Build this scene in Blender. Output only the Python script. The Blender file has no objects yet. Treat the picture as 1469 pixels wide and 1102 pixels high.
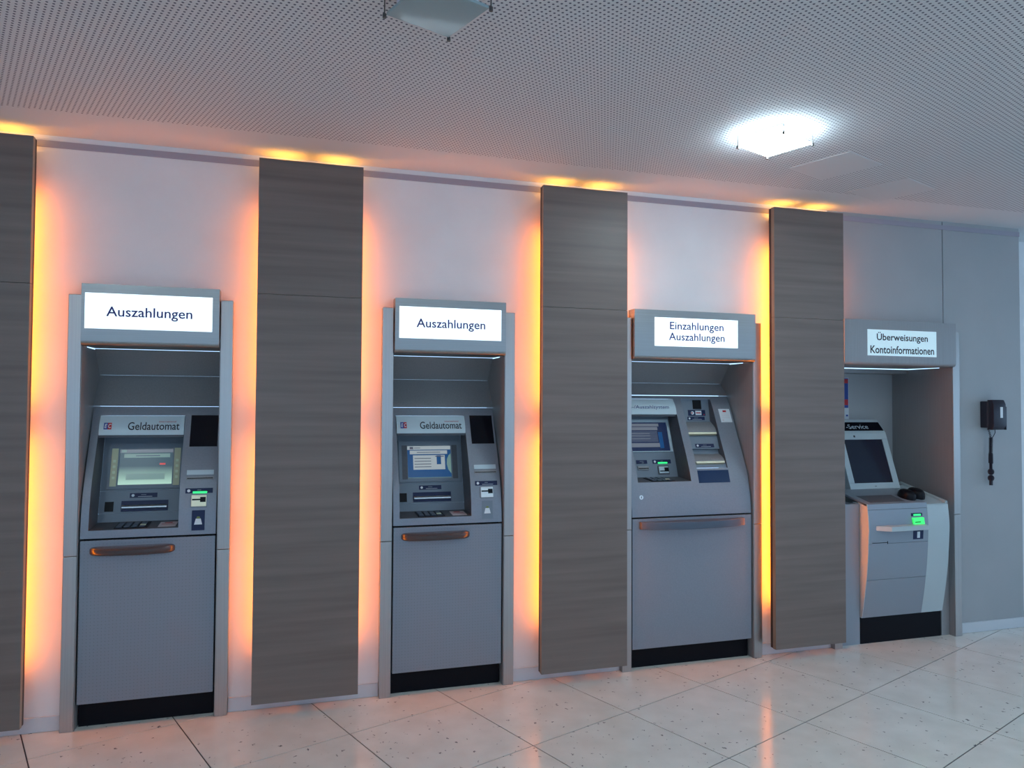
import bpy, bmesh, math, random
from mathutils import Matrix, Vector
random.seed(7)
scn = bpy.context.scene
COL = scn.collection

# ------------------------------------------------------------------ camera
FPX, YAW, PITCH, ROLL, DIST, EYE = 1061.9467, .2917, .028, .0053, 3.8845, 1.5
cd = bpy.data.cameras.new('camera'); cam = bpy.data.objects.new('camera', cd); COL.objects.link(cam)
cd.sensor_fit = 'HORIZONTAL'; cd.sensor_width = 36.0; cd.lens = 36.0 * FPX / 1469.0
F = Vector((math.sin(YAW)*math.cos(PITCH), math.cos(YAW)*math.cos(PITCH), math.sin(PITCH)))
R0 = Vector((math.cos(YAW), -math.sin(YAW), 0)); U0 = R0.cross(F)
R1 = math.cos(ROLL)*R0 + math.sin(ROLL)*U0; U1 = -math.sin(ROLL)*R0 + math.cos(ROLL)*U0
cam.matrix_world = Matrix(((R1.x, U1.x, -F.x, 0), (R1.y, U1.y, -F.y, -DIST), (R1.z, U1.z, -F.z, EYE), (0, 0, 0, 1)))
cd.clip_start = .05
scn.camera = cam
# ------------------------------------------------------------------ daylight and exposure
world = bpy.data.worlds.new('world'); scn.world = world; world.use_nodes = True
world.node_tree.nodes['Background'].inputs[0].default_value = (.42, .68, 1.0, 1)
world.node_tree.nodes['Background'].inputs[1].default_value = 1.5
vs = scn.view_settings
vs.view_transform = 'Standard'; vs.look = 'None'; vs.gamma = 1.0; vs.use_curve_mapping = False; vs.exposure = 0.47
TUBE_POWER, LAMP_POWER, SIGN_POWER = 15.5, 30.0, .70
UPLIGHT_POWER = 9.0

# ------------------------------------------------------------------ materials
def mat(name, col, rough=.5, metal=0., emit=None, estr=0., spec=.5, coat=0.):
    m = bpy.data.materials.new(name); m.use_nodes = True
    p = m.node_tree.nodes['Principled BSDF']
    p.inputs['Base Color'].default_value = (*col, 1); p.inputs['Roughness'].default_value = rough
    p.inputs['Metallic'].default_value = metal; p.inputs['Specular IOR Level'].default_value = spec
    p.inputs['Coat Weight'].default_value = coat
    if emit:
        p.inputs['Emission Color'].default_value = (*emit, 1); p.inputs['Emission Strength'].default_value = estr
    return m
def nodes(m): return m.node_tree.nodes, m.node_tree.links, m.node_tree.nodes['Principled BSDF']
def vary(m, scale, c0, c1, lo=.3, hi=.7, detail=6, bump=0., rough=None, bdist=.002):
    """noise-driven colour, relief and gloss"""
    n, l, p = nodes(m)
    tc = n.new('ShaderNodeTexCoord'); mp = n.new('ShaderNodeMapping'); mp.inputs['Scale'].default_value = scale
    nz = n.new('ShaderNodeTexNoise'); nz.inputs['Scale'].default_value = 1; nz.inputs['Detail'].default_value = detail
    cr = n.new('ShaderNodeValToRGB'); e = cr.color_ramp.elements
    e[0].position = lo; e[0].color = (*c0, 1); e[1].position = hi; e[1].color = (*c1, 1)
    l.new(tc.outputs['Object'], mp.inputs[0]); l.new(mp.outputs[0], nz.inputs['Vector']); l.new(nz.outputs[0], cr.inputs[0])
    l.new(cr.outputs[0], p.inputs['Base Color'])
    if bump:
        b = n.new('ShaderNodeBump'); b.inputs['Strength'].default_value = bump; b.inputs['Distance'].default_value = bdist
        l.new(nz.outputs[0], b.inputs['Height']); l.new(b.outputs[0], p.inputs['Normal'])
    if rough:
        mr = n.new('ShaderNodeMapRange'); mr.inputs[3].default_value = rough[0]; mr.inputs[4].default_value = rough[1]
        l.new(nz.outputs[0], mr.inputs[0]); l.new(mr.outputs[0], p.inputs['Roughness'])
    return m
def dotted(m, period, radius, dark, angle=0., plane='XY', base=None):
    """regular grid of small holes"""
    n, l, p = nodes(m)
    tc = n.new('ShaderNodeTexCoord'); mp = n.new('ShaderNodeMapping')
    mp.inputs['Scale'].default_value = (1/period,)*3
    if plane == 'XY': mp.inputs['Rotation'].default_value = (0, 0, -angle)
    l.new(tc.outputs['Object'], mp.inputs[0])
    fr = n.new('ShaderNodeVectorMath'); fr.operation = 'FRACTION'; l.new(mp.outputs[0], fr.inputs[0])
    sb = n.new('ShaderNodeVectorMath'); sb.operation = 'SUBTRACT'; sb.inputs[1].default_value = (.5, .5, .5); l.new(fr.outputs[0], sb.inputs[0])
    ml = n.new('ShaderNodeVectorMath'); ml.operation = 'MULTIPLY'
    ml.inputs[1].default_value = (1, 1, 0) if plane == 'XY' else (1, 0, 1); l.new(sb.outputs[0], ml.inputs[0])
    ln = n.new('ShaderNodeVectorMath'); ln.operation = 'LENGTH'; l.new(ml.outputs[0], ln.inputs[0])
    lt = n.new('ShaderNodeMath'); lt.operation = 'LESS_THAN'; lt.inputs[1].default_value = radius/period; l.new(ln.outputs['Value'], lt.inputs[0])
    mx = n.new('ShaderNodeMix'); mx.data_type = 'RGBA'
    c = p.inputs['Base Color'].default_value[:]
    mx.inputs['A'].default_value = c; mx.inputs['B'].default_value = (*dark, 1)
    l.new(lt.outputs[0], mx.inputs['Factor']); l.new(mx.outputs['Result'], p.inputs['Base Color'])
    return m
M = {}
M['wall'] = vary(mat('white_wall_paint', (.8, .8, .8), .6), (3, 3, 3), (.76, .76, .77), (.82, .82, .83), bump=.02)
M['wall_grey'] = vary(mat('grey_wall_laminate', (.5, .5, .5), .5), (3, 3, 3), (.36, .368, .378), (.39, .395, .405))
M['joint'] = mat('dark_joint', (.03, .03, .04), .8)
M['rail'] = mat('mauve_aluminium_rail', (.36, .34, .40), .45, .2)
M['base'] = mat('pale_baseboard', (.62, .63, .66), .45)
M['ceil'] = dotted(mat('perforated_ceiling_board', (.68, .70, .72), .8), .0185, .0042, (.11, .115, .16), .3676)
M['ceil_plain'] = mat('plain_ceiling_board', (.68, .70, .72), .8)
M['hatch'] = mat('ceiling_hatch_board', (.64, .66, .68), .7)
M['grout'] = mat('dark_grout', (.05, .045, .055), .8)
def terrazzo():
    m = mat('polished_terrazzo', (.6, .58, .55), .14)
    n, l, p = nodes(m)
    tc = n.new('ShaderNodeTexCoord')
    nz = n.new('ShaderNodeTexNoise'); nz.inputs['Scale'].default_value = 7; nz.inputs['Detail'].default_value = 8
    cr = n.new('ShaderNodeValToRGB'); e = cr.color_ramp.elements
    e[0].position = .3; e[0].color = (.70, .68, .63, 1); e[1].position = .75; e[1].color = (.80, .78, .73, 1)
    vo = n.new('ShaderNodeTexVoronoi'); vo.inputs['Scale'].default_value = 36; vo.inputs['Randomness'].default_value = 1
    th = n.new('ShaderNodeMath'); th.operation = 'LESS_THAN'
    sz = n.new('ShaderNodeSeparateColor'); ss = n.new('ShaderNodeMath'); ss.operation = 'MULTIPLY_ADD'; ss.inputs[1].default_value = .56; ss.inputs[2].default_value = -.32
    n2 = n.new('ShaderNodeTexNoise'); n2.inputs['Scale'].default_value = 90
    ad = n.new('ShaderNodeMixRGB'); ad.inputs[0].default_value = .03
    l.new(tc.outputs['Object'], nz.inputs['Vector']); l.new(nz.outputs[0], cr.inputs[0])
    l.new(tc.outputs['Object'], n2.inputs['Vector']); l.new(tc.outputs['Object'], ad.inputs[1]); l.new(n2.outputs['Color'], ad.inputs[2]); l.new(ad.outputs[0], vo.inputs['Vector'])
    l.new(vo.outputs['Color'], sz.inputs[0]); l.new(sz.outputs[0], ss.inputs[0])
    l.new(vo.outputs['Distance'], th.inputs[0]); l.new(ss.outputs[0], th.inputs[1])
    mx = n.new('ShaderNodeMix'); mx.data_type = 'RGBA'; mx.inputs['B'].default_value = (.20, .19, .19, 1)
    l.new(th.outputs[0], mx.inputs['Factor']); l.new(cr.outputs[0], mx.inputs['A']); l.new(mx.outputs['Result'], p.inputs['Base Color'])
    return m
M['tile'] = terrazzo()
M['wood'] = vary(mat('grey_brown_wood_laminate', (.2, .18, .16), .42), (1.2, 1.2, 26), (.155, .111, .093), (.225, .167, .143), .25, .75, 9, bump=.03)
M['wood_edge'] = vary(mat('laminate_edge', (.3, .2, .12), .5), (6, 6, 2), (.26, .2, .15), (.34, .27, .2))
M['frame_dark'] = mat('dark_brown_back_frame', (.05, .03, .025), .6)
M['added_reflector'] = mat('added_reflector_sheet', (.45, .45, .45), .5)  # for the added bounce sheets behind the panels
M['spine'] = mat('grey_mounting_spine', (.3, .32, .36), .5)
M['tube'] = mat('orange_light_tube', (1, .5, .1), .4, emit=(1.0, .225, .0), estr=TUBE_POWER)
M['uplight'] = mat('amber_uplight_lens', (.8, .6, .3), .4, emit=(1.0, .42, .06), estr=UPLIGHT_POWER)
M['cap'] = mat('tube_socket_white', (.7, .7, .7), .5)
M['steel'] = vary(mat('brushed_steel', (.6, .6, .6), .34, 1.), (2, 2, 260), (.315, .305, .295), (.35, .34, .33), .3, .7, 4, rough=(.26, .42))
M['steel_v'] = vary(mat('brushed_steel_upright', (.6, .6, .6), .34, 1.), (260, 260, 2), (.40, .375, .36), (.45, .425, .405), .3, .7, 4, rough=(.28, .40))
M['steel_liner'] = vary(mat('dull_steel_liner', (.4, .4, .42), .42, .25), (160, 160, 3), (.285, .28, .285), (.32, .315, .32), .3, .7, 4, rough=(.34, .5))
M['silver'] = vary(mat('silver_grey_paint', (.35, .37, .4), .42, .35), (120, 120, 120), (.235, .255, .295), (.26, .28, .32), .3, .7, 3, rough=(.36, .46))
M['door'] = dotted(mat('dotted_silver_door', (.25, .27, .31), .42, .35), .0155, .0016, (.15, .165, .195), plane='XZ')
M['door_plain'] = M['silver']
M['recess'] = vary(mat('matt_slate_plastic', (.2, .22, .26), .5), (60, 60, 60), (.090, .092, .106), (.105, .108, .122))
M['panel'] = mat('blue_grey_plastic', (.19, .225, .27), .45)
M['header'] = mat('pale_header_plate', (.56, .66, .70), .3)
M['black'] = mat('black_plastic', (.004, .004, .007), .4, spec=.2)
M['glass_black'] = mat('black_glass', (.004, .004, .009), .12, spec=.25)
M['kick'] = mat('black_kick_plate', (.003, .003, .006), .5, spec=.15)
M['navy'] = mat('navy_label', (.010, .018, .07), .4, spec=.3)
M['ink'] = mat('navy_ink', (.015, .02, .17), .5)
M['ink_black'] = mat('black_ink', (.01, .01, .02), .5)
M['white'] = mat('white_print', (.75, .78, .8), .5)
M['red'] = mat('red_print', (.5, .02, .03), .5)
M['blue'] = mat('blue_print', (.02, .06, .30), .5)
M['pink'] = mat('pale_sticker', (.72, .60, .60), .5)
M['green_dark'] = mat('olive_print', (.2, .25, .05), .5)
M['chrome'] = mat('bright_metal', (.75, .75, .74), .36, 1.)
M['lip'] = mat('yellow_light_tinted_lip', (.78, .72, .52), .42, 1.)  # yellow light reflected by the lips is put into the metal colour
M['smoke'] = mat('smoked_handle_plastic', (.055, .05, .055), .24, coat=.3)
M['bumper'] = mat('grey_bumper', (.085, .105, .145), .4)
M['green'] = mat('green_led', (.05, .6, .15), .4, emit=(.02, 1, .18), estr=1.1)
M['green_soft'] = mat('green_lit_bezel', (.1, .6, .2), .3, emit=(.02, 1, .12), estr=.75)
M['sign'] = mat('lit_sign_face', (.8, .85, .9), .4, emit=(.80, .92, 1.0), estr=SIGN_POWER)
M['sign_dim'] = mat('unlit_sign_added_glow', (.62, .74, .78), .35, emit=(.62, .85, .92), estr=.28)  # the sign is unlit; a faint glow is put into its face
M['yellow'] = mat('pale_yellow_key_strip', (.62, .61, .40), .5)
M['key_lit'] = mat('key_button', (.74, .80, .58), .4)
M['kiosk_white'] = mat('pale_kiosk_plastic', (.47, .54, .56), .4)
M['kiosk_grey'] = mat('kiosk_silver_front', (.29, .325, .37), .42, .25)
M['kiosk_screen'] = mat('dark_kiosk_screen', (.008, .012, .03), .14)
M['scr_blue'] = mat('screen_blue', (.01, .03, .08), .25, emit=(.006, .06, .19), estr=0.53)
M['scr_white'] = mat('screen_white', (.1, .1, .1), .25, emit=(.46, .54, .58), estr=0.44)
M['scr_cyan'] = mat('screen_cyan', (.1, .1, .1), .25, emit=(.16, .30, .28), estr=0.47)
M['scr_grey'] = mat('screen_grey', (.05, .05, .06), .25, emit=(.16, .19, .24), estr=.5)
M['scr_text'] = mat('screen_text', (.02, .02, .04), .3, emit=(.05, .07, .12), estr=.5)
M['scr_dark'] = mat('screen_dark', (.01, .012, .03), .2, emit=(.01, .02, .06), estr=.6)
M['scr_red'] = mat('screen_red', (.2, .02, .02), .3, emit=(.5, .06, .06), estr=.7)
def lit_screen():
    m = mat('washed_out_screen', (.04, .06, .06), .25)
    n, l, p = nodes(m)
    tc = n.new('ShaderNodeTexCoord'); sx = n.new('ShaderNodeSeparateXYZ'); mr = n.new('ShaderNodeMapRange')
    mr.inputs[1].default_value = 1.09; mr.inputs[2].default_value = 1.25; mr.inputs[3].default_value = 1; mr.inputs[4].default_value = 0
    cr = n.new('ShaderNodeValToRGB'); e = cr.color_ramp.elements
    e[0].color = (.012, .04, .07, 1); e[1].color = (.46, .74, .60, 1); e[0].position = .42; e[1].position = 1.0
    l.new(tc.outputs['Object'], sx.inputs[0]); l.new(sx.outputs[2], mr.inputs[0]); l.new(mr.outputs[0], cr.inputs[0]); l.new(cr.outputs[0], p.inputs['Emission Color'])
    p.inputs['Emission Strength'].default_value = .62
    return m
M['scr_lit'] = lit_screen()
M['lamp_lit'] = mat('lit_satin_glass', (.9, .95, .95), .3, emit=(.74, .93, 1.0), estr=LAMP_POWER)
M['lamp_off'] = mat('satin_lamp_glass', (.36, .45, .47), .06)
M['lamp_off2'] = mat('lamp_white_tray', (.62, .68, .78), .4)
M['pin'] = mat('lamp_pin', (.12, .11, .11), .4, .6)
M['phone'] = mat('black_phone_plastic', (.012, .010, .022), .38)
M['poster'] = mat('poster_white', (.6, .64, .68), .5)

# ------------------------------------------------------------------ builders
IDENT = Matrix.Identity(4)
class B:
    def __init__(s, T=None): s.v = []; s.f = []; s.mi = []; s.T = T or IDENT
    def add(s, vs_, fs, mi=0):
        o = len(s.v)
        s.v += [s.T @ Vector(p) for p in vs_]
        for f in fs: s.f.append([i+o for i in f]); s.mi.append(mi)
        return s
    def box(s, x0, x1, y0, y1, z0, z1, mi=0):
        return s.add([(x0,y0,z0),(x1,y0,z0),(x1,y1,z0),(x0,y1,z0),(x0,y0,z1),(x1,y0,z1),(x1,y1,z1),(x0,y1,z1)],
                     [(0,3,2,1),(4,5,6,7),(0,1,5,4),(1,2,6,5),(2,3,7,6),(3,0,4,7)], mi)
    def prism(s, poly, lo, hi, axis='X', mi=0):
        n = len(poly)
        def P(a, b, t): return {'X': (t, a, b), 'Y': (a, t, b), 'Z': (a, b, t)}[axis]
        vs_ = [P(a, b, lo) for a, b in poly] + [P(a, b, hi) for a, b in poly]
        fs = [tuple(range(n)), tuple(range(2*n-1, n-1, -1))] + [(i, i+n, (i+1) % n+n, (i+1) % n) for i in range(n)]
        return s.add(vs_, fs, mi)
    def cyl(s, c, r, h, axis='Z', n=16, mi=0, r2=None):
        r2 = r if r2 is None else r2
        def P(a, b, t): return {'Z': (c[0]+a, c[1]+b, c[2]+t), 'Y': (c[0]+a, c[1]+t, c[2]+b), 'X': (c[0]+t, c[1]+a, c[2]+b)}[axis]
        vs_ = [P(r*math.cos(2*math.pi*i/n), r*math.sin(2*math.pi*i/n), 0) for i in range(n)] + [P(r2*math.cos(2*math.pi*i/n), r2*math.sin(2*math.pi*i/n), h) for i in range(n)]
        return s.add(vs_, [tuple(range(n-1, -1, -1)), tuple(range(n, 2*n))] + [(i, (i+1) % n, (i+1) % n+n, i+n) for i in range(n)], mi)
    def grid(s, fn, us, vs2, mi=0, skip=None):
        n = len(vs2); pts = [fn(u, v) for u in us for v in vs2]; fs = []
        for i in range(len(us)-1):
            for j in range(n-1):
                if skip and skip((us[i]+us[i+1])/2, (vs2[j]+vs2[j+1])/2): continue
                fs.append((i*n+j, (i+1)*n+j, (i+1)*n+j+1, i*n+j+1))
        return s.add(pts, fs, mi)
    def tube(s, pts, r, n=8, mi=0):
        pts = [Vector(p) for p in pts]; rings = []
        up = Vector((.13, .97, .2)).normalized()
        for i, p in enumerate(pts):
            t = (pts[min(i+1, len(pts)-1)] - pts[max(i-1, 0)]).normalized()
            a = t.cross(up).normalized(); b = t.cross(a)
            rr = r[i] if isinstance(r, (list, tuple)) else r
            rings.append([p + rr*(math.cos(2*math.pi*k/n)*a + math.sin(2*math.pi*k/n)*b) for k in range(n)])
        vs_ = [q for rg in rings for q in rg]
        fs = [(i*n+k, i*n+(k+1) % n, (i+1)*n+(k+1) % n, (i+1)*n+k) for i in range(len(pts)-1) for k in range(n)]
        fs += [tuple(range(n-1, -1, -1)), tuple(range((len(pts)-1)*n, len(pts)*n))]
        return s.add(vs_, fs, mi)
    def build(s, name, mats, parent=None, bevel=0., smooth=False, seg=2):
        me = bpy.data.meshes.new(name); me.from_pydata([tuple(p) for p in s.v], [], s.f)
        mats = mats if isinstance(mats, (list, tuple)) else [mats]
        for m in mats: me.materials.append(M[m])
        me.polygons.foreach_set('material_index', s.mi)
        bm = bmesh.new(); bm.from_mesh(me)
        bmesh.ops.recalc_face_normals(bm, faces=bm.faces)
        if bevel:
            ed = [e for e in bm.edges if len(e.link_faces) == 2 and e.calc_face_angle(0) > .6]
            bmesh.ops.bevel(bm, geom=ed, offset=bevel, segments=seg, affect='EDGES', profile=.6)
        bm.to_mesh(me); bm.free()
        if smooth:
            me.polygons.foreach_set('use_smooth', [True]*len(me.polygons))
            try: me.set_sharp_from_angle(angle=.6)
            except Exception: pass
        o = bpy.data.objects.new(name, me); COL.objects.link(o)
        if parent is not None: o.parent = parent
        return o
def thing(name, loc, label, cat, group=None):
    o = bpy.data.objects.new(name, None); COL.objects.link(o); o.location = loc; o.empty_display_size = .1
    o['label'] = label; o['category'] = cat
    if group: o['group'] = group
    return o
def structure(o, label=None, cat=None):
    o['kind'] = 'structure'
    if label: o['label'] = label
    if cat: o['category'] = cat
    return o
def frame(o, up, T=None):
    """local (a right, b up, c towards the viewer) on a plane that contains the x axis"""
    o = Vector(o); up = Vector(up).normalized(); r = Vector((1, 0, 0)); n = r.cross(up)
    return Matrix(((r.x, up.x, n.x, o.x), (r.y, up.y, n.y, o.y), (r.z, up.z, n.z, o.z), (0, 0, 0, 1)))
def text(s, T, cx, cy, width, height, m, parent, c=.0012, name='lettering', shear=0., bold=0.):
    cu = bpy.data.curves.new(name, 'FONT'); cu.body = s; cu.resolution_u = 3; cu.extrude = .0; cu.shear = shear; cu.offset = bold
    ob = bpy.data.objects.new(name+'_tmp', cu); COL.objects.link(ob)
    bpy.context.view_layer.update()
    me = bpy.data.meshes.new_from_object(ob.evaluated_get(bpy.context.evaluated_depsgraph_get()))
    bpy.data.objects.remove(ob); bpy.data.curves.remove(cu)
    xs = [v.co.x for v in me.vertices]; ys = [v.co.y for v in me.vertices]
    x0, x1, y0, y1 = min(xs), max(xs), min(ys), max(ys)
    for v in me.vertices:
        v.co = T @ Vector((cx + ((v.co.x-x0)/(x1-x0)-.5)*width, cy + ((v.co.y-y0)/(y1-y0)-.5)*height, c))
    me.materials.clear(); me.materials.append(M[m]); me.name = name
    o = bpy.data.objects.new(name, me); COL.objects.link(o); o.parent = parent
    return o
def fbox(T, a0, a1, b0, b1, c0, c1, name, m, parent, bevel=0.):
    return B(T).box(a0, a1, b0, b1, c0, c1).build(name, m, parent, bevel)
def lerp(tab, z):
    for (z0, y0), (z1, y1) in zip(tab, tab[1:]):
        if z <= z1: return y0 + (y1-y0)*(z-z0)/(z1-z0)
    return tab[-1][1]
def smoothtab(tab, z):
    """Catmull-Rom through a table, so the curved fronts have no facets"""
    n = len(tab)
    for i in range(n-1):
        if z <= tab[i+1][0] or i == n-2:
            (z0, y0), (z1, y1) = tab[i], tab[i+1]; h = z1-z0; t = (z-z0)/h
            m0 = (y1 - tab[i-1][1])/(z1 - tab[i-1][0]) if i > 0 else (y1-y0)/h
            m1 = (tab[i+2][1]-y0)/(tab[i+2][0]-z0) if i < n-2 else (y1-y0)/h
            return (2*t**3-3*t*t+1)*y0 + (t**3-2*t*t+t)*h*m0 + (-2*t**3+3*t*t)*y1 + (t**3-t*t)*h*m1
def frange(a, b, n): return [a + (b-a)*i/n for i in range(n+1)]

# ------------------------------------------------------------------ the setting
CEIL = 2.74
XL, XR, YB = -5.0, 9.5, -8.0
OPEN = [(-.925, -.325), (.511, 1.113), (1.864, 2.666), (3.299, 4.191)]
WEND = 4.835
# floor: slab, grout bed and single tiles laid at 21 degrees to the wall
TX0, TX1, TY0, TY1 = -3.2, 7.0, -4.4, .30
b = B()
b.box(XL, XR, YB, TY0, -.1, 0); b.box(XL, TX0, TY0, 2, -.1, 0); b.box(TX1, XR, TY0, 2, -.1, 0); b.box(TX0, TX1, TY1, 2, -.1, 0)
b.box(TX0, TX1, TY0, TY1, -.1, -.0035, 1)
floor = structure(b.build('floor', ['tile', 'grout']))
TA, TS, TU, TV = .3676, .5922, .7071, .1066
e1 = Vector((math.cos(TA), math.sin(TA))); e2 = Vector((-math.sin(TA), math.cos(TA)))
def clip(poly, ax, lim, keep_less):
    out = []
    for i in range(len(poly)):
        p, q = poly[i], poly[(i+1) % len(poly)]
        pi = (p[ax] <= lim) == keep_less; qi = (q[ax] <= lim) == keep_less
        if pi: out.append(p)
        if pi != qi:
            t = (lim-p[ax])/(q[ax]-p[ax]); out.append(p + (q-p)*t)
    return out
g = .0028
full = None
for i in range(-14, 18):
    for j in range(-14, 14):
        o = e1*(TU+i*TS) + e2*(TV+j*TS)
        quad = [o + e1*a + e2*c for a, c in ((g, g), (TS-g, g), (TS-g, TS-g), (g, TS-g))]
        poly = quad
        for ax, lim, kl in ((0, TX0, False), (0, TX1, True), (1, TY0, False), (1, TY1, True)):
            poly = clip(poly, ax, lim, kl)
            if len(poly) < 3: break
        if len(poly) < 3: continue
        ar = abs(sum(poly[k].x*poly[(k+1) % len(poly)].y - poly[(k+1) % len(poly)].x*poly[k].y for k in range(len(poly))))/2
        if ar < .002: continue
        bb = B().prism([(p.x, p.y) for p in poly], -.003, 0, 'Z'); bb.build('floor_tile', 'tile', floor)
# back wall with openings for the machines
BAY4 = 3.242
b = B()
cuts = sorted(OPEN[:3]) + [(BAY4, BAY4)]; px = XL
for c0, c1 in cuts:
    if c0 > px: b.box(px, c0, 0, .06, 0, CEIL)
    px = c1
for x0, x1 in OPEN[:3]: b.box(x0, x1, 0, .06, 1.812, CEIL)
wall = structure(b.build('wall_back', 'wall'))
SEAM = 4.163
b = B(); b.box(BAY4, OPEN[3][0], 0, .06, 0, CEIL); b.box(OPEN[3][0], SEAM-.003, 0, .06, 1.812, CEIL); b.build('wall_panel', 'wall_grey', wall)
b = B(); b.box(OPEN[3][1], WEND, 0, .06, 0, 1.812); b.box(SEAM+.003, WEND, 0, .06, 1.812, CEIL); b.build('wall_panel', 'wall_grey', wall)
B().box(SEAM-.003, SEAM+.003, .012, .06, 1.812, CEIL).build('joint_strip', 'joint', wall)
structure(B().box(WEND, XR, .30, .36, 0, CEIL).box(WEND-.06, WEND, .06, .36, 0, CEIL).build('wall_right', 'wall'))
wf = B().box(XL-.1, XR, YB-.1, YB, 0, .55).box(XL-.1, XR, YB-.1, YB, 2.35, CEIL)
for k in range(9): wf.box(XL-.1+k*1.8, XL+.05+k*1.8, YB-.1, YB, .55, 2.35)
structure(wf.build('wall_front', 'wall_grey'))
ws = B().box(XR, XR+.1, YB, .36, 0, .35).box(XR, XR+.1, YB, .36, 2.35, CEIL)
for k in range(6): ws.box(XR, XR+.1, YB+k*1.64, YB+.15+k*1.64, .35, 2.35)
structure(ws.build('wall_side', 'wall_grey'))
structure(B().box(XL-.1, XL, YB, .06, 0, CEIL).build('wall_left', 'wall'))
# rail under the ceiling
structure(B().box(XL, WEND, -.006, 0, 2.684, 2.7154).build('trim_1', 'rail', None, .001))
# baseboard, bay by bay
bb = B()
PW = .056
segs = [(XL, OPEN[0][0]-PW-.001), (OPEN[0][1]+PW+.001, OPEN[1][0]-PW-.001), (OPEN[1][1]+PW+.001, OPEN[2][0]-PW-.001), (OPEN[2][1]+PW+.001, OPEN[3][0]-PW-.001), (OPEN[3][1]+PW+.001, WEND)]
for x0, x1 in segs: bb.box(x0, x1, -.010, 0, .001, .068)
structure(bb.build('baseboard_back', 'base', None, .0015))
# ceiling: perforated field with a plain border along the wall
b = B(); b.box(XL, XR, YB, -.338, CEIL, CEIL+.1); b.box(XL, XR, -.338, 2, CEIL, CEIL+.1, 1)
ceiling = structure(b.build('ceiling', ['ceil', 'ceil_plain']))
def rotsq(cx, cy, s, z0, z1, ang=TA):
    c = [(cx + s/2*(u*math.cos(ang) - v*math.sin(ang)), cy + s/2*(u*math.sin(ang)+v*math.cos(ang))) for u, v in ((-1, -1), (1, -1), (1, 1), (-1, 1))]
    return B().prism(c, z0, z1, 'Z')
rotsq(2.683, -.736, .322, CEIL-.003, CEIL).build('access_panel', 'hatch', ceiling, .001)
rotsq(3.285, -.477, .335, CEIL-.003, CEIL).build('access_panel', 'hatch', ceiling, .001)

# ------------------------------------------------------------------ ceiling lamps
def ceiling_lamp(cx, cy, lit, label, group='square ceiling lamps'):
    t = thing('ceiling_lamp', (cx, cy, CEIL-.056), label, 'lamp', group)
    t.rotation_euler = (0, 0, TA)
    s = .112
    if lit:
        B().box(-s, s, -s, s, 0, .010).build('glass_plate', 'lamp_lit', t, .002)
        B().box(-.09, .09, -.09, .09, .014, .053).build('lamp_tray', 'lamp_off2', t, .004)
    else:
        B().box(-s, s, -s, s, 0, .010).build('glass_plate', 'lamp_off', t, .002)
        B().box(-.09, .09, -.09, .09, .014, .053).build('lamp_tray', 'lamp_off2', t, .004)
    for u in (-1, 1):
        for v in (-1, 1):
            p = B().cyl((u*.116, v*.116, -.004), .0022, .057, n=8).build('pin', 'pin', t)
            B().cyl((u*.116, v*.116, -.008), .006, .012, n=12).build('pin_cap', 'pin', p)
    return t
ceiling_lamp(2.0975, -1.035, True, 'brightly lit square glass ceiling lamp above the third cash machine')
ceiling_lamp(.4115, -1.7095, False, 'unlit square satin glass ceiling lamp cut by the top edge')
for lx, ly in ((2.772, -2.721), (1.086, -3.395), (-1.274, -2.384), (-.600, -4.070), (4.458, -2.047), (3.446, -4.407), (5.132, -3.733), (-2.286, -4.744)):  # unseen lamps, added to raise the brightness of the room
    ceiling_lamp(lx, ly, True, 'added lit square glass ceiling lamp out of view, raising the room brightness', 'added ceiling lamps out of view')

# ------------------------------------------------------------------ backlit wood panels
def wood_panel(cx, label):
    t = thing('backlit_wood_panel', (cx, 0, 0), label, 'wall panel', 'wood panels between the machines')
    h = .248
    for z0, z1 in ((.072, 2.0265), (2.0285, 2.687)):
        o = B().box(-h, h, -.140, -.1395, z0, z1).box(-h, h, -.1395, -.112, z0, z1, 1).build('laminate_board', ['wood', 'wood_edge'], t)
    B().box(-h, h, -.112, -.090, .075, 2.684).build('back_frame', 'frame_dark', t)
    B().box(-h+.004, h-.004, -.0898, -.0890, .079, 2.680).build('added_bounce_sheet', 'added_reflector', t)  # unseen sheet, added to bounce tube light sideways into the niches
    B().box(-.058, .058, -.0888, -.0105, .09, 2.683).build('mounting_spine', 'spine', t)
    for s in (-1, 1):
        a, c = sorted((s*.062, s*.198))
        ub = B().box(a, c, -.0895, -.020, 2.622, 2.650).build('uplight', 'frame_dark', t)
        B().box(a+.004, c-.004, -.0855, -.024, 2.650, 2.653).build('uplight_lens', 'uplight', ub)
        for z0, z1 in ((.31, 1.345), (1.495, 2.47)):
            B().cyl((s*.178, -.064, z0), .013, z1-z0, n=14).build('light_tube', 'tube', t, smooth=True)
            for zs in (z0-.022, z1+.001):
                B().cyl((s*.178, -.064, zs), .014, .021, n=14).box(s*.178-.010, s*.178+.010, -.0888, -.066, zs+.002, zs+.018).build('tube_socket', 'cap', t)
    return t
wood_panel(-1.357, 'grey brown wood panel cut by the left edge of the photo')
wood_panel(.0925, 'grey brown wood panel between the two withdrawal machines marked Auszahlungen')
wood_panel(1.544, 'grey brown wood panel between the second and third cash machines')
wood_panel(2.9955, 'grey brown wood panel in front of the transfer terminal niche')

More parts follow.
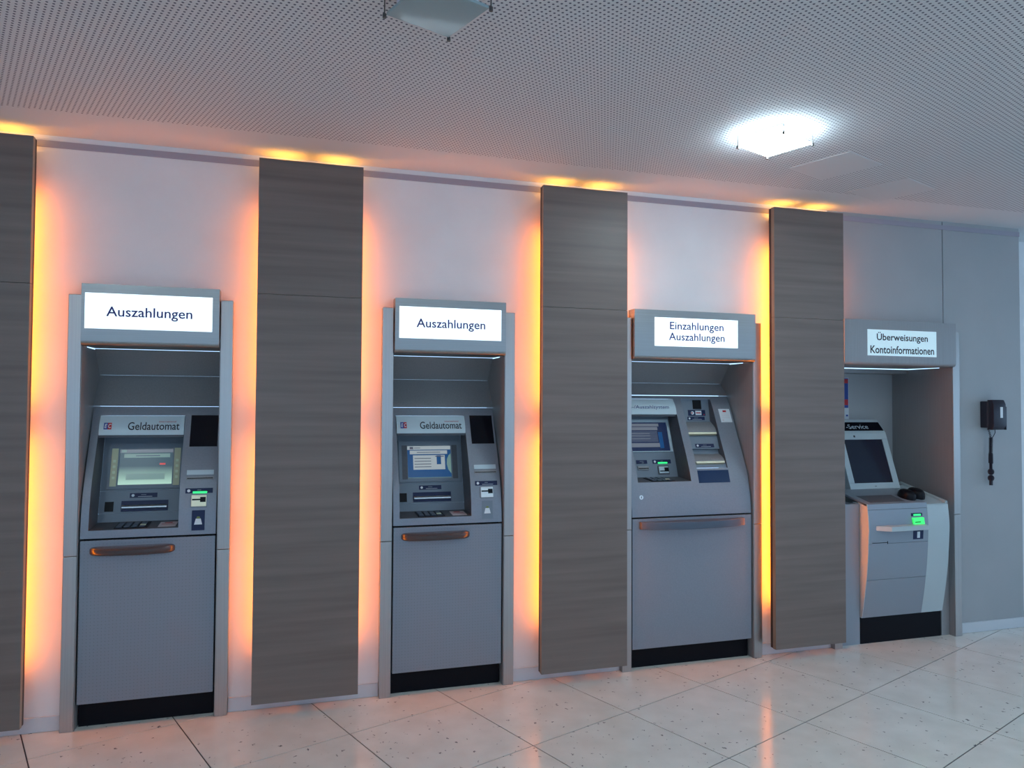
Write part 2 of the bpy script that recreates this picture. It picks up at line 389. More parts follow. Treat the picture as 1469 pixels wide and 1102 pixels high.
# ------------------------------------------------------------------ steel surrounds
ZH0, ZH1 = 1.763, 2.048
def surround(i, label, lines, sign_x, lit, group='steel surrounds with signs'):
    x0, x1 = OPEN[i]; cx = (x0+x1)/2; w = (x1-x0)/2
    t = thing('steel_surround', (cx, 0, 0), label, 'surround', group)
    for s in (-1, 1):
        a, c = sorted((s*(w-.0), s*(w+PW)))
        B().box(a, c, -.045, 0, .0, .7935).build('post', 'steel_v', t, .0025)
        B().box(a, c, -.045, 0, .7955, 2.000).build('post', 'steel_v', t, .0025)
        a, c = sorted((s*(w-.0025), s*(w-.0002)))
        B().box(a, c, -.040, .475 if i == 3 else .33, .0, ZH0-.002).build('side_liner', 'steel_liner', t)
    k = w-.004
    hood = B().prism([(-.075, ZH1), (-.075, ZH0+.022), (-.0735, ZH0+.013), (-.069, ZH0+.006), (-.062, ZH0+.0015), (-.054, ZH0), (.33 if i == 3 else .195, ZH0+.004), (.33 if i == 3 else .195, ZH0+.04), (-.0005, ZH0+.04), (-.0005, ZH1)], -k, k).build('hood', 'steel' if lit else 'steel_liner', t, smooth=True)
    sx, sw = sign_x-cx, .273
    z0, z1 = (1.841, 2.006) if i < 3 else (1.823, 1.988)
    fbox(frame((0, -.075, 0), (0, 0, 1)), sx-sw, sx+sw, z0, z1, .0002, .0022, 'sign_face', 'sign' if lit else 'sign_dim', hood)
    fT = frame((0, -.0772, 0), (0, 0, 1))
    for s, cy, wd, ht in lines: text(s, fT, sx, cy, wd, ht, 'ink' if lit else 'ink_black', hood, .0008, bold=.010 if lit else .016)
    if i < 3:
        zb = 1.487 if i < 2 else 1.568; yb = .186 if i < 2 else .232
        e = w-.0028
        B().prism([(yb, zb), (.305, 1.640), (.309, 1.640), (yb+.004, zb-.004)], -e, e).build('sloped_back_plate', 'steel_liner', t)
        B().prism([(.305, 1.6405), (.198, ZH0+.002), (.204, ZH0+.002), (.311, 1.6405)], -e, e).build('sloped_back_plate', 'steel_liner', t)
    else:
        e = w-.0028
        B().box(-e, e, .468, .475, .0, ZH0-.002).build('back_plate', 'wall_grey', t)
        B().box(-e, e, .331, .4675, ZH0-.03, ZH0-.002).build('soffit', 'steel_liner', t)
        B().box(-e, 3.470-cx, .0, .467, .0, .882).build('filler_panel', 'kiosk_grey', t, .001)
        B().box(4.122-cx, e, .0, .467, .0, .872).build('filler_panel', 'steel_liner', t, .001)
    return t
surround(0, 'brushed steel surround with lit Auszahlungen sign, leftmost of the four', [('Auszahlungen', 1.915, .368, .060)], -.633, True)
surround(1, 'brushed steel surround with lit Auszahlungen sign, between two wood panels', [('Auszahlungen', 1.915, .368, .060)], .809, True)
surround(2, 'wide steel surround with lit sign reading Einzahlungen Auszahlungen', [('Einzahlungen', 1.954, .352, .058), ('Auszahlungen', 1.891, .366, .058)], 2.266, True)
surround(3, 'steel niche surround with unlit sign reading Überweisungen Kontoinformationen', [('Überweisungen', 1.940, .405, .066), ('Kontoinformationen', 1.862, .505, .050)], 3.750, False)

# ------------------------------------------------------------------ cash machines
PROF = [(.80, -.035), (.90, -.030), (1.0, -.018), (1.1, .008), (1.2, .050), (1.3, .098), (1.4, .143), (1.48, .180), (1.56, .225)]
def YF(z): return smoothtab(PROF, z)
def fpatch(z0, z1):
    """frame on the curved front between two heights; b runs 0..length"""
    y0, y1 = YF(z0), YF(z1)
    T = frame((0, y0, z0), (0, y1-y0, z1-z0)); return T, math.hypot(y1-y0, z1-z0)
def plate(t, a0, a1, z0, z1, name, m, th=.002, bevel=0., parent=None, sink=.0):
    T, L = fpatch(z0, z1)
    return fbox(T, a0, a1, 0, L, -.004-sink, th-sink, name, m, parent or t, bevel)
def front(t, w, z0, z1, holes, m='silver', name='front_shell'):
    us = sorted({-w, w, *[v for h in holes for v in h[:2]]})
    zs = set(frange(z0, z1, 40))
    for h in holes: zs |= {h[2], h[3]}
    zs = sorted(zs)
    zs = [z for k, z in enumerate(zs) if k == 0 or z-zs[k-1] > 1e-5]
    sk = lambda u, z: any(h[0] < u < h[1] and h[2] < z < h[3] for h in holes)
    b = B().grid(lambda u, z: (u, YF(z), z), us, zs, skip=sk)
    b.grid(lambda u, z: (u, YF(z)+.004, z), us, zs, skip=sk)
    for s in (-w, w): b.grid(lambda d, z: (s, YF(z) + d*(.26-YF(z)), z), [0, 1], zs)
    b.grid(lambda u, d: (u, YF(z1) + d*(.26-YF(z1)), z1), [-w, w], [0, 1])
    b.grid(lambda u, d: (u, YF(z0) + d*(.1-YF(z0)), z0), [-w, w], [0, 1])
    me = b.build(name, m, t, smooth=True)
    return me
def recess_walls(t, hole, backY, m, sides=(1, 1), zshelf=None, name='recess_wall', shelf='recess'):
    a0, a1, z0, z1 = hole
    zs = frange(z0, z1, 24)
    for a, on, s in ((a0, sides[0], -1), (a1, sides[1], 1)):
        if on:
            b = B().grid(lambda d, z: (a, YF(z)+.0005 + d*(backY(z)-YF(z)), z), [0, 1], zs)
            b.grid(lambda d, z: (a+s*.003, YF(z)+.004 + d*(backY(z)-YF(z)), z), [0, 1], zs)
            b.build(name, m, t)
def keypad(parent, T, x0, y0, dx, dy, n=4, m=4):
    kb = fbox(T, x0-.008, x0+n*dx+.004, y0-.008, y0+m*dy+.004, 0, .003, 'keypad', 'black', parent)
    for i in range(n):
        for j in range(m):
            bx = B(T).box(x0+i*dx, x0+i*dx+dx*.72, y0+j*dy, y0+j*dy+dy*.7, .003, .007)
            bx.build('key', 'key_lit' if (i, j) == (n-1, 1) else 'bumper', kb, .001)
def label_strip(parent, T, a0, a1, b0, b1, green=None, circ=True, c=.0022):
    """dark blue label with a small round pictogram and a line of print"""
    h = b1-b0
    s = B(T); s.box(a0, a1, b0, b1, -.002, c)
    if circ: s.cyl((a0+h*.62, b0+h*.5, c), h*.30, .0006, n=16, mi=1)
    s.box(a0+h*1.6, a1-h*1.0, b0+h*.20, b0+h*.27, c, c+.0005, 1)
    s.box(a0+h*2.2, a1-h*2.2, b0+h*.56, b0+h*.70, c, c+.0005, 2)
    o = s.build('label_strip', ['navy', 'white', 'panel'], parent)
    if green: fbox(T, a0+h*1.4, a1-h*1.1, b0-h*.02, b0+h*.32, c, c+.003, 'green_light', 'green', o)
    return o
def handle(t, x0, x1, z0, z1, depth, m, y0=-.035):
    def fn(u, v):
        k = 2*u-1
        d = depth*max(0., 1-abs(k)**2.3)**.60
        e = max(0., 1-abs(k)**14)**.5*.7+.3
        sec = [(0, .5), (.55, .5), (.88, .42), (1, .22), (.98, -.02), (.86, -.30), (.62, -.46), (.3, -.5), (0, -.5)]
        q = v*(len(sec)-1); i = min(int(q), len(sec)-2); f = q-i
        yy = sec[i][0]+(sec[i+1][0]-sec[i][0])*f; zz = sec[i][1]+(sec[i+1][1]-sec[i][1])*f
        return (x0+(x1-x0)*u, y0 - d*yy, (z0+z1)/2 + (z1-z0)*zz*e)
    us = [.5-.5*math.cos(math.pi*i/40) for i in range(41)]
    return B().grid(fn, us, frange(0, 1, 16)).build('handle', m, t, smooth=True)
def chassis(t, w, ztop, dot=True):
    B().box(-w, w, .03, .29, 0, ztop).build('chassis', 'black', t)
    B().box(-w+.001, w-.001, -.035, -.006, .116, ztop-.006).build('lower_door', 'door' if dot else 'silver', t, .002)
    B().box(-w, w, .010, .0295, 0, .113).build('kick_plate', 'kick', t)

def cash_machine(cx, label, variant):
    t = thing('cash_machine', (cx, 0, 0), label, 'cash machine', 'cash machines set into the wall')
    w = .291; zg = .867
    chassis(t, w, zg)
    hole = (-.258, .124, .906, 1.437)
    front(t, w, zg+.003, 1.481, [hole])
    back0, slope = (.93, .140), .300
    bY = lambda z: back0[1] + slope*(z-back0[0])
    recess_walls(t, hole, bY, 'recess')
    n = math.hypot(1, slope)
    BT = frame((0, bY(.915), .915), (0, slope, 1))
    bz = lambda z: (z-.915)*n
    # back of the recess in three bands divided by fine joints
    for z0, z1 in ((.918, .958), (.9595, 1.0635), (1.065, 1.335)):
        fbox(BT, hole[0], hole[1], bz(z0), bz(z1), -.012, 0, 'recess_back', 'panel', t, .0008)
    # keypad shelf
    y0, y1 = YF(.908)+.001, bY(.92)
    ST = frame((0, y0, .9065), (0, y1-y0, .012)); L = math.hypot(y1-y0, .012)
    shelf = fbox(ST, hole[0], hole[1], 0, L, -.004, 0, 'keypad_shelf', 'recess', t)
    keypad(t, ST, -.15, .03, .033, .027)
    st = fbox(ST, .030, .108, .028, .128, 0, .0012, 'shelf_sticker', ['pink'], t, .0)
    B(ST).box(.050, .085, .100, .116, .0012, .0016).box(.040, .098, .085, .088, .0012, .0016).box(.040, .098, .070, .073, .0012, .0016).build('sticker_print', 'red', st)
    # header with the round-edged plate
    hz0, hz1 = 1.342, 1.436
    prof = []
    for k in range(9):
        z = hz0 + (hz1-hz0)*k/8; prof.append((YF(z)-.008*math.sin(math.pi*k/8)-.001, z))
    prof += [(YF(hz1)+.05, hz1), (YF(hz0)+.11, hz0-.0)]
    hd = B().prism(prof, hole[0]+.0015, hole[1]-.0015).build('header', 'header', t, smooth=True)
    B().box(hole[0], hole[1], YF(hz0)+.012, bY(hz0), hz0-.012, hz0-.001).build('header_underside', 'recess', t)
    zc = (hz0+hz1)/2
    HT = frame((0, YF(zc)-.0095, zc), (0, YF(hz1)-YF(hz0), hz1-hz0))
    text('Geldautomat', HT, -.014, -.004, .232, .042, 'ink_black', hd, .0006, bold=.008)
    text('international', HT, .046, .0195, .078, .009, 'red', hd, .0010)
    lg = B(HT); x = -.236; s = .034
    lg.box(x, x+s*.52, -.021, .014, .0, .0008, 0); lg.box(x+s*.52, x+s, -.021, .014, .0, .0008, 1)
    lo = lg.build('eurocheque_logo', ['blue', 'red'], hd); lo.name = 'blue_red_logo'
    text('E', HT, x+s*.27, -.0035, .011, .022, 'white', hd, .0014, shear=.15, bold=.02)
    text('C', HT, x+s*.76, -.0035, .012, .022, 'white', hd, .0014, shear=.15, bold=.02)
    # screen
    a0, a1, z0, z1 = -.183, .062, 1.092, 1.265
    bz0, bz1 = bz(1.072), bz(1.293)
    bez = B(BT)
    for q in ((-.231, a0, bz0, bz1), (a1, .112, bz0, bz1), (a0, a1, bz0, bz(z0)), (a0, a1, bz(z1), bz1)): bez.box(*q, .0003, .008)
    bez = bez.build('screen_bezel', 'panel', t)
    X = lambda u: a0 + (a1-a0)*u
    Z = lambda v: bz(z0) + (bz(z1)-bz(z0))*v
    sc = B(BT); sc.box(a0, a1, bz(z0), bz(z1), .0003, .002, 0)
    if variant == 1:   # washed-out picture
        sc.box(X(.0), X(1), Z(.90), Z(1), .002, .0023, 1); sc.box(X(.03), X(.12), Z(.915), Z(.985), .0023, .0025, 2)
        sc.box(X(.08), X(.94), Z(.76), Z(.87), .002, .0023, 2); sc.box(X(.3), X(.75), Z(.80), Z(.825), .0023, .0025, 3)
        sc.box(X(.75), X(.86), Z(.55), Z(.60), .002, .0023, 4); sc.box(X(.14), X(.86), Z(.14), Z(.31), .002, .0023, 2)
        sc.build('screen', ['scr_lit', 'scr_grey', 'scr_cyan', 'scr_text', 'scr_red'], bez)
        for s0 in (-.218, .068):
            ks = fbox(BT, s0, s0+.029, bz(1.085), bz(1.268), .008, .0105, 'key_strip', 'yellow', bez)
            for k in range(4):
                zz = bz(1.118 + k*.027)
                B(BT).box(s0+.008, s0+.021, zz, zz+.014, .0105, .0135).build('function_key', 'key_lit', bez, .0015)
    else:
        sc.box(X(0), X(1), Z(.885), Z(1), .002, .0023, 1); sc.box(X(.06), X(.14), Z(.905), Z(.975), .0023, .0025, 3); sc.box(X(.16), X(.30), Z(.93), Z(.95), .0023, .0025, 3)
        sc.box(X(.06), X(.92), Z(.745), Z(.86), .002, .0023, 1); sc.box(X(.22), X(.76), Z(.79), Z(.81), .0023, .0025, 3)
        sc.box(X(.13), X(.86), Z(.26), Z(.71), .002, .0023, 1)
        for v in (.60, .51, .42, .335): sc.box(X(.16), X(.54), Z(v), Z(v+.022), .0023, .0025, 3)
        sc.box(X(.67), X(.77), Z(.42), Z(.70), .0023, .0025, 2); sc.box(X(.64), X(.84), Z(.655), Z(.685), .0023, .0026, 3)
        sc.box(X(.0), X(1), Z(0), Z(.02), .002, .0023, 4)
        pts = [(X(1), Z(.12)), (X(1), Z(.76)), (X(.95), Z(.70)), (X(.91), Z(.58)), (X(.90), Z(.42)), (X(.93), Z(.25))]
        sc.prism(pts, .002, .0024, 'Z', 4)
        sc.build('screen', ['scr_blue', 'scr_white', 'scr_blue', 'scr_text', 'scr_cyan'], bez)
        for s0 in (-.214, .068): fbox(BT, s0, s0+.029, bz(1.085), bz(1.268), .008, .009, 'key_strip', 'recess', bez)
    # below the screen: label, camera window, note slot
    label_strip(t, BT, -.124, .0, bz(1.030), bz(1.052))
    fbox(BT, -.232, -.193, bz(.968), bz(1.014), .0, .0015, 'camera_window', 'black', t)
    ns = B(BT).box(-.159, .052, bz(.966), bz(1.016), .0, .003).build('note_slot', 'navy', t)
    B(BT).prism([(bz(.976), .003), (bz(.980), .014), (bz(.986), .016), (bz(.994), .010), (bz(.996), .003)], -.155, .047).build('slot_lip', 'chrome', ns)
    # right-hand column
    plate(t, .153, .281, 1.284, 1.438, 'dark_mirror', 'glass_black', .0015)
    plate(t, .151, .273, 1.150, 1.172, 'receipt_label', 'header', .002)
    rs = plate(t, .150, .275, 1.128, 1.142, 'receipt_slot', 'steel_liner', .004, .001)
    plate(t, .154, .271, 1.131, 1.1345, 'slot_opening', 'black', .005, parent=rs)
    T, L = fpatch(1.064, 1.087)
    label_strip(t, T, .150, .273, 0, L, green=(variant == 1))
    cr = plate(t, .174, .250, .998, 1.058, 'card_reader', 'silver', .004, .003)
    plate(t, .178, .246, 1.001, 1.055, 'reader_face', 'lip' if variant == 1 else 'chrome', .0065, .002, parent=cr)
    T, L = fpatch(.998, 1.058)
    B(T).box(.182, .242, .033, .040, .006, .008).box(.218, .243, .024, .048, .006, .0085).build('card_opening', 'black', cr)
    sk = plate(t, .183, .241, .889, .984, 'card_sticker', 'navy' if variant == 1 else 'panel', .002)
    T, L = fpatch(.889, .984)
    B(T).prism([(.194, .028), (.230, .028), (.223, .056), (.201, .056)], .002, .0026, 'Z').prism([(.203, .058), (.221, .058), (.217, .066), (.207, .066)], .002, .0026, 'Z', 1).build('sticker_print', ['white', 'green_dark'], sk)
    handle(t, -.250, .113, .792, .834, .074, 'smoke')
    return t
cash_machine(-.625, 'silver cash machine marked Geldautomat with a washed-out bright screen and yellow key strips', 1)
cash_machine(.812, 'silver cash machine marked Geldautomat showing a blue screen with a white box', 2)

def deposit_machine(cx, label):
    t = thing('deposit_machine', (cx, 0, 0), label, 'cash machine', 'cash machines set into the wall')
    w = .391; zg = .858
    chassis(t, w, zg, False)
    hole = (-.341, .004, 1.056, 1.541); pocket = (.055, .265, 1.128, 1.541)
    front(t, w, zg+.003, 1.560, [hole, pocket])
    slope = .352; bY = lambda z: .150 + slope*(z-1.074)
    recess_walls(t, hole, bY, 'recess')
    n = math.hypot(1, slope); BT = frame((0, bY(1.066), 1.066), (0, slope, 1)); bz = lambda z: (z-1.066)*n
    fbox(BT, hole[0], hole[1], 0, bz(1.47), -.012, 0, 'recess_back', 'panel', t)
    y0, y1 = YF(1.058)+.001, bY(1.07)
    ST = frame((0, y0, 1.0565), (0, y1-y0, .012)); L = math.hypot(y1-y0, .012)
    fbox(ST, hole[0], hole[1], 0, L, -.004, 0, 'keypad_shelf', 'recess', t)
    keypad(t, ST, -.235, .02, .034, .027)
    hz0, hz1 = 1.446, 1.540
    prof = [(YF(hz0+(hz1-hz0)*k/8)-.008*math.sin(math.pi*k/8)-.001, hz0+(hz1-hz0)*k/8) for k in range(9)] + [(YF(hz1)+.03, hz1), (YF(hz0)+.09, hz0)]
    hd = B().prism(prof, hole[0]+.0015, hole[1]-.0015).build('header', 'header', t, smooth=True)
    B().box(hole[0], hole[1], YF(hz0)+.012, bY(hz0), hz0-.012, hz0-.001).build('header_underside', 'recess', t)
    zc = (hz0+hz1)/2
    HT = frame((0, YF(zc)-.0095, zc), (0, YF(hz1)-YF(hz0), hz1-hz0))
    text('Ein-/Auszahlsystem', HT, -.190, -.006, .292, .030, 'ink', hd, .0006, shear=.15)
    # screen with a pale trim
    a0, a1, z0, z1 = -.290, -.020, 1.221, 1.394
    bz0, bz1 = bz(1.216), bz(1.412)
    tr = B(BT)
    for q in ((-.306, a0, bz0, bz1), (a1, -.004, bz0, bz1), (a0, a1, bz0, bz(z0)), (a0, a1, bz(z1), bz1)): tr.box(*q, .0003, .008)
    tr = tr.build('screen_bezel', 'header', t, .002)
    X = lambda u: a0 + (a1-a0)*u
    Z = lambda v: bz(z0) + (bz(z1)-bz(z0))*v
    sc = B(BT); sc.box(a0, a1, bz(z0), bz(z1), .0003, .002, 0)
    sc.box(X(0), X(.80), Z(.86), Z(.96), .002, .0023, 1); sc.box(X(.04), X(.76), Z(.73), Z(.84), .002, .0023, 1)
    sc.box(X(.04), X(.74), Z(.32), Z(.70), .002, .0023, 2); sc.box(X(.04), X(.78), Z(.14), Z(.28), .002, .0023, 1)
    for v in (.42, .52, .6): sc.box(X(.08), X(.55), Z(v), Z(v+.025), .0023, .0025, 1)
    sc.box(X(.76), X(.86), Z(.1), Z(.66), .002, .0024, 3)
    sc.build('screen', ['scr_dark', 'scr_grey', 'scr_text', 'scr_blue'], tr)
    label_strip(t, BT, -.262, -.190, bz(1.148), bz(1.169), circ=False)
    label_strip(t, BT, -.153, -.030, bz(1.147), bz(1.170), green=True)
    rs = fbox(BT, -.258, -.184, bz(1.111), bz(1.133), 0, .006, 'receipt_slot', 'steel_liner', t, .002)
    fbox(BT, -.254, -.188, bz(1.116), bz(1.122), .006, .0068, 'slot_opening', 'black', rs)
    cr = fbox(BT, -.126, -.052, bz(1.083), bz(1.134), 0, .006, 'card_reader', 'recess', t, .002)
    B(BT).box(-.120, -.058, bz(1.089), bz(1.128), .006, .009).build('reader_face', 'header', cr, .001)
    B(BT).box(-.116, -.058, bz(1.098), bz(1.104), .009, .0095).box(-.085, -.058, bz(1.098), bz(1.122), .009, .0098).build('card_opening', 'black', cr)
    # note pocket: stepped back with two rounded steel flaps
    pA, pB = pocket[0], pocket[1]
    steps = [(.238, 1.541), (.214, 1.402), (.190, 1.388), (.150, 1.322), (.138, 1.316), (.108, 1.238), (.128, 1.232), (.112, 1.204), (.060, 1.160), (.040, 1.150), (.030, 1.129)]
    pY = lambda z: lerp([(zz, yy) for yy, zz in reversed(steps)], z)
    recess_walls(t, pocket, lambda z: max(pY(z), YF(z)+.006), 'recess')
    B().prism([(y, z) for y, z in steps] + [(.285, 1.129), (.285, 1.541)], pA, pB).build('pocket_back', 'panel', t)
    PT = frame((0, .214, 1.402), (0, .024, .139))
    fbox(PT, .152, .211, .078, .134, 0, .003, 'camera_window', 'black', t)
    lb = B(PT); lb.box(.115, .236, .035, .072, 0, .002, 0); lb.box(.166, .208, .040, .067, .002, .0026, 1); lb.box(.170, .203, .050, .057, .0026, .003, 2); lb.cyl((.145, .053, .002), .011, .0006, mi=1); lb.cyl((.141, .053, .0026), .005, .0004, mi=2); lb.cyl((.226, .043, .002), .004, .0006, mi=2)
    lb.build('card_brand_label', ['navy', 'white', 'red'], t).name = 'pictogram_label'
    label_strip(t, PT, .108, .228, .008, .029)
    for (ya, za, yb_, zb) in ((.205, 1.398, .130, 1.322), (.108, 1.206, .042, 1.152)):
        pr = []
        for k in range(9):
            u = k/8; bul = .020*math.sin(math.pi*min(1, u*1.0))
            pr.append((ya+(yb_-ya)*u-bul*.7, za+(zb-za)*u+bul*.3))
        pr += [(yb_+.03, zb-.004), (ya+.01, za-.03)]
        fl = B().prism(pr, pA+.003, pB-.003).build('note_flap', 'steel_liner', t, smooth=True)
        d = Vector((0, yb_-ya, zb-za)).normalized()
        B().prism([(yb_-.010, zb+.016), (yb_-.0125, zb+.006), (yb_-.004, zb-.004), (yb_+.006, zb-.004), (yb_+.004, zb+.010)], pA+.004, pB-.012).build('flap_lip', 'lip', fl)
    LT = frame((0, .108, 1.238), (0, .030, .078))
    label_strip(t, LT, .103, .230, .008, .031)
    pw = plate(t, .054, .264, 1.044, 1.116, 'coin_window', 'glass_black', .0015); pw.name = 'blue_window'
    pw.data.materials.clear(); pw.data.materials.append(M['navy_glass'])
    sk = plate(t, .301, .379, 1.398, 1.480, 'sticker', 'white', .0015, .0)
    T, L = fpatch(1.398, 1.480)
    B(T).box(.328, .352, L-.022, L-.010, .0015, .002).build('sticker_print', 'red', sk)
    B(T).box(.312, .322, .010, .018, .0015, .002).box(.312, .368, .030, .032, .0015, .002).box(.312, .368, .042, .044, .0015, .002).box(.312, .368, .054, .056, .0015, .002).build('sticker_print', 'pink', sk)
    T, L = fpatch(.960, .986)
    lk = B(T).cyl((-.329, L/2, -.002), .012, .005, n=20).build('lock', 'chrome', t)
    B(T).box(-.331, -.327, L/2-.006, L/2+.006, .003, .0036).build('keyhole', 'black', lk)
    # angular bumper
    pts = [(-.347, -.035), (-.345, -.056), (-.290, -.086), (-.14, -.112), (.0, -.118), (.14, -.110), (.27, -.086), (.328, -.062), (.333, -.035)]
    bm_ = B(); z0, z1 = .794, .838
    bm_.prism(pts, z0, z1, 'Z')
    bm_.build('bumper_handle', 'bumper', t, .006, smooth=True, seg=3)
    return t
M['navy_glass'] = mat('navy_glass', (.012, .035, .10), .1)
deposit_machine(2.265, 'wide silver deposit machine marked Auszahlsystem with an angular bumper handle')

# ------------------------------------------------------------------ transfer terminal in the fourth niche
def terminal():
    cx = 3.795
    t = thing('service_terminal', (cx, 0, 0), 'pale grey service terminal with tilted dark screen standing in the open niche', 'terminal')
    KP = [(.165, -.012), (.28, -.033), (.39, -.050), (.50, -.063), (.65, -.0735), (.75, -.0765), (.877, -.064), (.90, -.060)]
    ky = lambda z: smoothtab(KP, z)
    xl, xm, xr = 3.475-cx, 3.943-cx, 4.115-cx
    def curved(x0, x1, z0, z1, name, m, back=.06, n=14, bevel=0.):
        zs = frange(z0, z1, n)
        return B().prism([(ky(z), z) for z in zs] + [(back, z1), (back, z0)], x0, x1).build(name, m, t, bevel, smooth=True)
    B().box(xl, xr, .0, .45, 0, .163).build('plinth', 'kick', t)
    B().box(xl+.003, xr-.003, .061, .46, .165, .872).build('cabinet', 'kiosk_white', t)
    for z0, z1 in ((.166, .4085), (.4105, .6375), (.6395, .850), (.852, .885)):
        curved(xl+.004, xm-.0005, z0, z1, 'front_panel', 'kiosk_grey')
    curved(xl, xl+.0035, .166, .888, 'side_cheek', 'kiosk_white', n=20)
    curved(xm, xr, .166, .868, 'side_cheek', 'kiosk_white', n=20)
    # sloping desk
    DT = frame((0, -.062, .8855), (0, 1, .23))
    sl = math.hypot(1, .23)
    fbox(DT, xl, xm, 0, .285, -.012, 0, 'desk_top', 'kiosk_grey', t, .001)
    fbox(DT, xm+.001, xr, 0, .36, -.030, -.012, 'shoulder_top', 'kiosk_white', t, .001)
    fbox(DT, xr-.016, xr, 0, .39, -.0119, .004, 'shoulder_rim', 'kiosk_white', t, .001)
    fbox(DT, xl+.05, xl+.325, .028, .150, 0, .0015, 'writing_pad', 'recess', t)
    # black privacy shield with two rounded lobes
    sh = B(DT)
    for (ca, cb, ra, rb, h) in ((3.875-cx, .095, .047, .062, .050), (3.958-cx, .105, .046, .064, .054)):
        sh.grid(lambda u, v: (ca + ra*math.cos(2*math.pi*u)*math.cos(v*math.pi/2)**.45, cb + rb*math.sin(2*math.pi*u)*math.cos(v*math.pi/2)**.45, .0005 + h*math.sin(v*math.pi/2)**.8), frange(0, 1, 24), frange(0, .999, 10))
    sh.box(3.870-cx, 3.963-cx, .06, .15, .0005, .034)
    sh.build('privacy_shield', 'black', t, smooth=True)
    # tilted screen head
    y0, z0, y1, z1 = .206, .946, .334, 1.316
    HT = frame((0, y0, z0), (0, y1-y0, z1-z0)); L = math.hypot(y1-y0, z1-z0)
    hw = .205; c = 0.
    hb = B(HT)
    hb.box(-hw, hw, 0, .042, -.05, 0); hb.box(-hw, hw, L-.045, L, -.05, 0); hb.box(-hw, -hw+.045, .042, L-.045, -.05, 0); hb.box(hw-.045, hw, .042, L-.045, -.05, 0)
    hb = hb.build('screen_housing', 'kiosk_white', t, .002)
    fbox(HT, -hw+.045, hw-.045, .042, L-.045, -.03, -.004, 'screen', 'kiosk_screen', hb)
    B(HT).box(-.003, .012, .016, .020, 0, .001).build('housing_mark', 'recess', hb)
    B(HT).box(-.075, -.062, L-.030, L-.016, 0, .001).build('housing_mark', 'ink_black', hb)
    TT = frame((0, y1, z1), (0, .070, .092)); LT = math.hypot(.070, .092)
    B(TT).prism([(-hw, 0), (hw, 0), (hw-.012, LT), (-hw+.012, LT)], -.04, 0, 'Z').build('head_cap', 'kiosk_white', hb)
    ts = B(TT).prism([(-hw+.006, .020), (hw-.006, .020), (hw-.014, LT*.80), (-hw+.014, LT*.80)], 0, .0015, 'Z').build('title_strip', 'glass_black', hb)
    text('-Service', TT, -.012, .054, .184, .038, 'header', hb, .0022)
    # fittings on the front
    def FT(z): return frame((0, ky(z), z), (0, ky(z+.01)-ky(z-.01), .02))
    tr = B(); zt = .725
    tr.prism([(3.530-cx, ky(.73)), (3.600-cx, ky(.73)-.058), (3.885-cx, ky(.73)-.058), (3.905-cx, ky(.73))], .722, .752, 'Z')
    tr.build('tray', 'kiosk_white', t, .003)
    T = FT(.811)
    cs = fbox(T, 3.810-cx, 3.896-cx, -.010, .010, 0, .003, 'reader_label', 'navy', t)
    fbox(T, 3.826-cx, 3.882-cx, -.007, .003, .003, .005, 'green_light', 'green', cs)
    T = FT(.762)
    rd = B(T).prism([(3.812-cx, .030), (3.900-cx, .030), (3.905-cx, -.045), (3.875-cx, -.045), (3.872-cx, -.020), (3.850-cx, -.014), (3.820-cx, -.010)], 0, .012, 'Z').build('card_reader', 'green_soft', t, .003)
    fbox(T, 3.826-cx, 3.872-cx, .000, .006, .012, .0126, 'card_opening', 'black', rd)
    T = FT(.685)
    sk = fbox(T, 3.821-cx, 3.901-cx, -.030, .030, 0, .0015, 'card_sticker', 'navy', t)
    B(T).box(3.852-cx, 3.874-cx, -.022, .018, .0015, .002).build('sticker_print', 'white', sk)
    T = FT(.643)
    sl_ = B(T).box(3.497-cx, 3.627-cx, -.013, .013, 0, .0012).build('paper_slot', 'kiosk_grey', t)
    B(T).box(3.503-cx, 3.620-cx, .000, .004, .0012, .0018).box(3.618-cx, 3.624-cx, -.008, .010, .0012, .0018).build('slot_opening', 'black', sl_)
    return t
terminal()

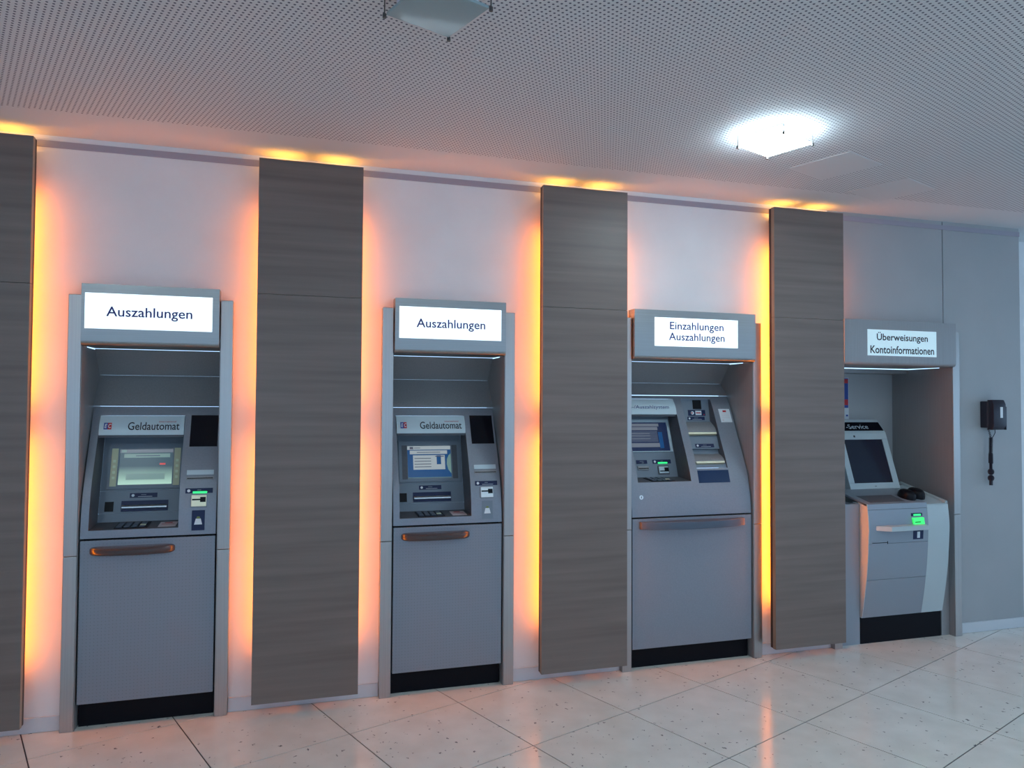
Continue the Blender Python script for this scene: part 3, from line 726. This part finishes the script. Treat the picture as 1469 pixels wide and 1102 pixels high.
# ------------------------------------------------------------------ poster on the niche wall
po = thing('poster', (3.735, .4675, 1.41), 'narrow blue white and red poster on the niche back wall behind the wood panel', 'poster')
B().box(-.07, .070, -.0015, 0, 0, .295).build('sheet', 'poster', po)
B().box(-.073, .066, -.0022, -.0016, .08, .290).build('blue_field', 'blue', po)
B().box(-.02, .064, -.0029, -.0023, .255, .285).box(-.02, .064, -.0029, -.0023, .10, .14).build('red_field', 'red', po)
B().box(.045, .062, -.0029, -.0023, .02, .032).build('small_print', 'blue', po)

# ------------------------------------------------------------------ wall telephone
ph = thing('wall_telephone', (4.53, 0, 1.35), 'black wall telephone with a coiled cord hanging on the grey wall', 'telephone')
B().prism([(-.06, 0), (-.06, -.050), (-.040, -.082), (.058, -.082), (.058, 0)], .012, .190, 'Z').build('wall_base', 'phone', ph, .006)
hs = B().prism([(-.088, .000), (-.100, .03), (-.100, .17), (-.086, .200), (-.050, .200), (-.060, .165), (-.060, .035), (-.045, .0)], -.058, .050).build('handset', 'phone', ph, .006, smooth=True)
B().box(.050, .060, -.096, -.05, .0, .155).build('cradle_rib', 'phone', ph, .003)
fbox(frame((0, -.100, 0), (0, 0, 1)), -.002, .020, .080, .152, .0002, .0015, 'name_plate', 'white', hs)
cb = B()
def coil(p0, p1, turns, r0, r1, rt, n=10):
    pts = []
    for k in range(int(turns*n)+1):
        s = k/(turns*n); c = Vector(p0).lerp(Vector(p1), s); r = r0+(r1-r0)*s; a = 2*math.pi*turns*s
        pts.append(c + Vector((r*math.cos(a), r*math.sin(a), 0)))
    cb.tube(pts, rt, 5)
coil((-.045, -.05, .002), (-.020, -.045, -.055), 5, .005, .006, .0022)
cb.tube([(.010, -.05, .004), (.012, -.05, -.02), (.002, -.047, -.04), (-.012, -.045, -.06)], .0022, 5)
coil((-.020, -.045, -.055), (-.020, -.042, -.160), 12, .011, .010, .0030)
coil((-.020, -.042, -.160), (-.020, -.042, -.225), 13, .011, .012, .0034)
coil((-.020, -.042, -.225), (-.020, -.042, -.262), 7, .007, .007, .0034)
for zc in (-.280, -.322):
    for k in range(9):
        a0 = -.019 + k*.0042
        r = .017*math.sqrt(max(0.05, 1-((k-4)/4.6)**2))
        pts = [(-.020 + r*math.cos(2*math.pi*i/14), -.042 + r*math.sin(2*math.pi*i/14), zc+a0) for i in range(15)]
        cb.tube(pts, .0034, 5)
cb.cyl((-.020, -.042, -.372), .011, .032, n=12)
cb.build('coiled_cord', 'phone', ph, smooth=True)
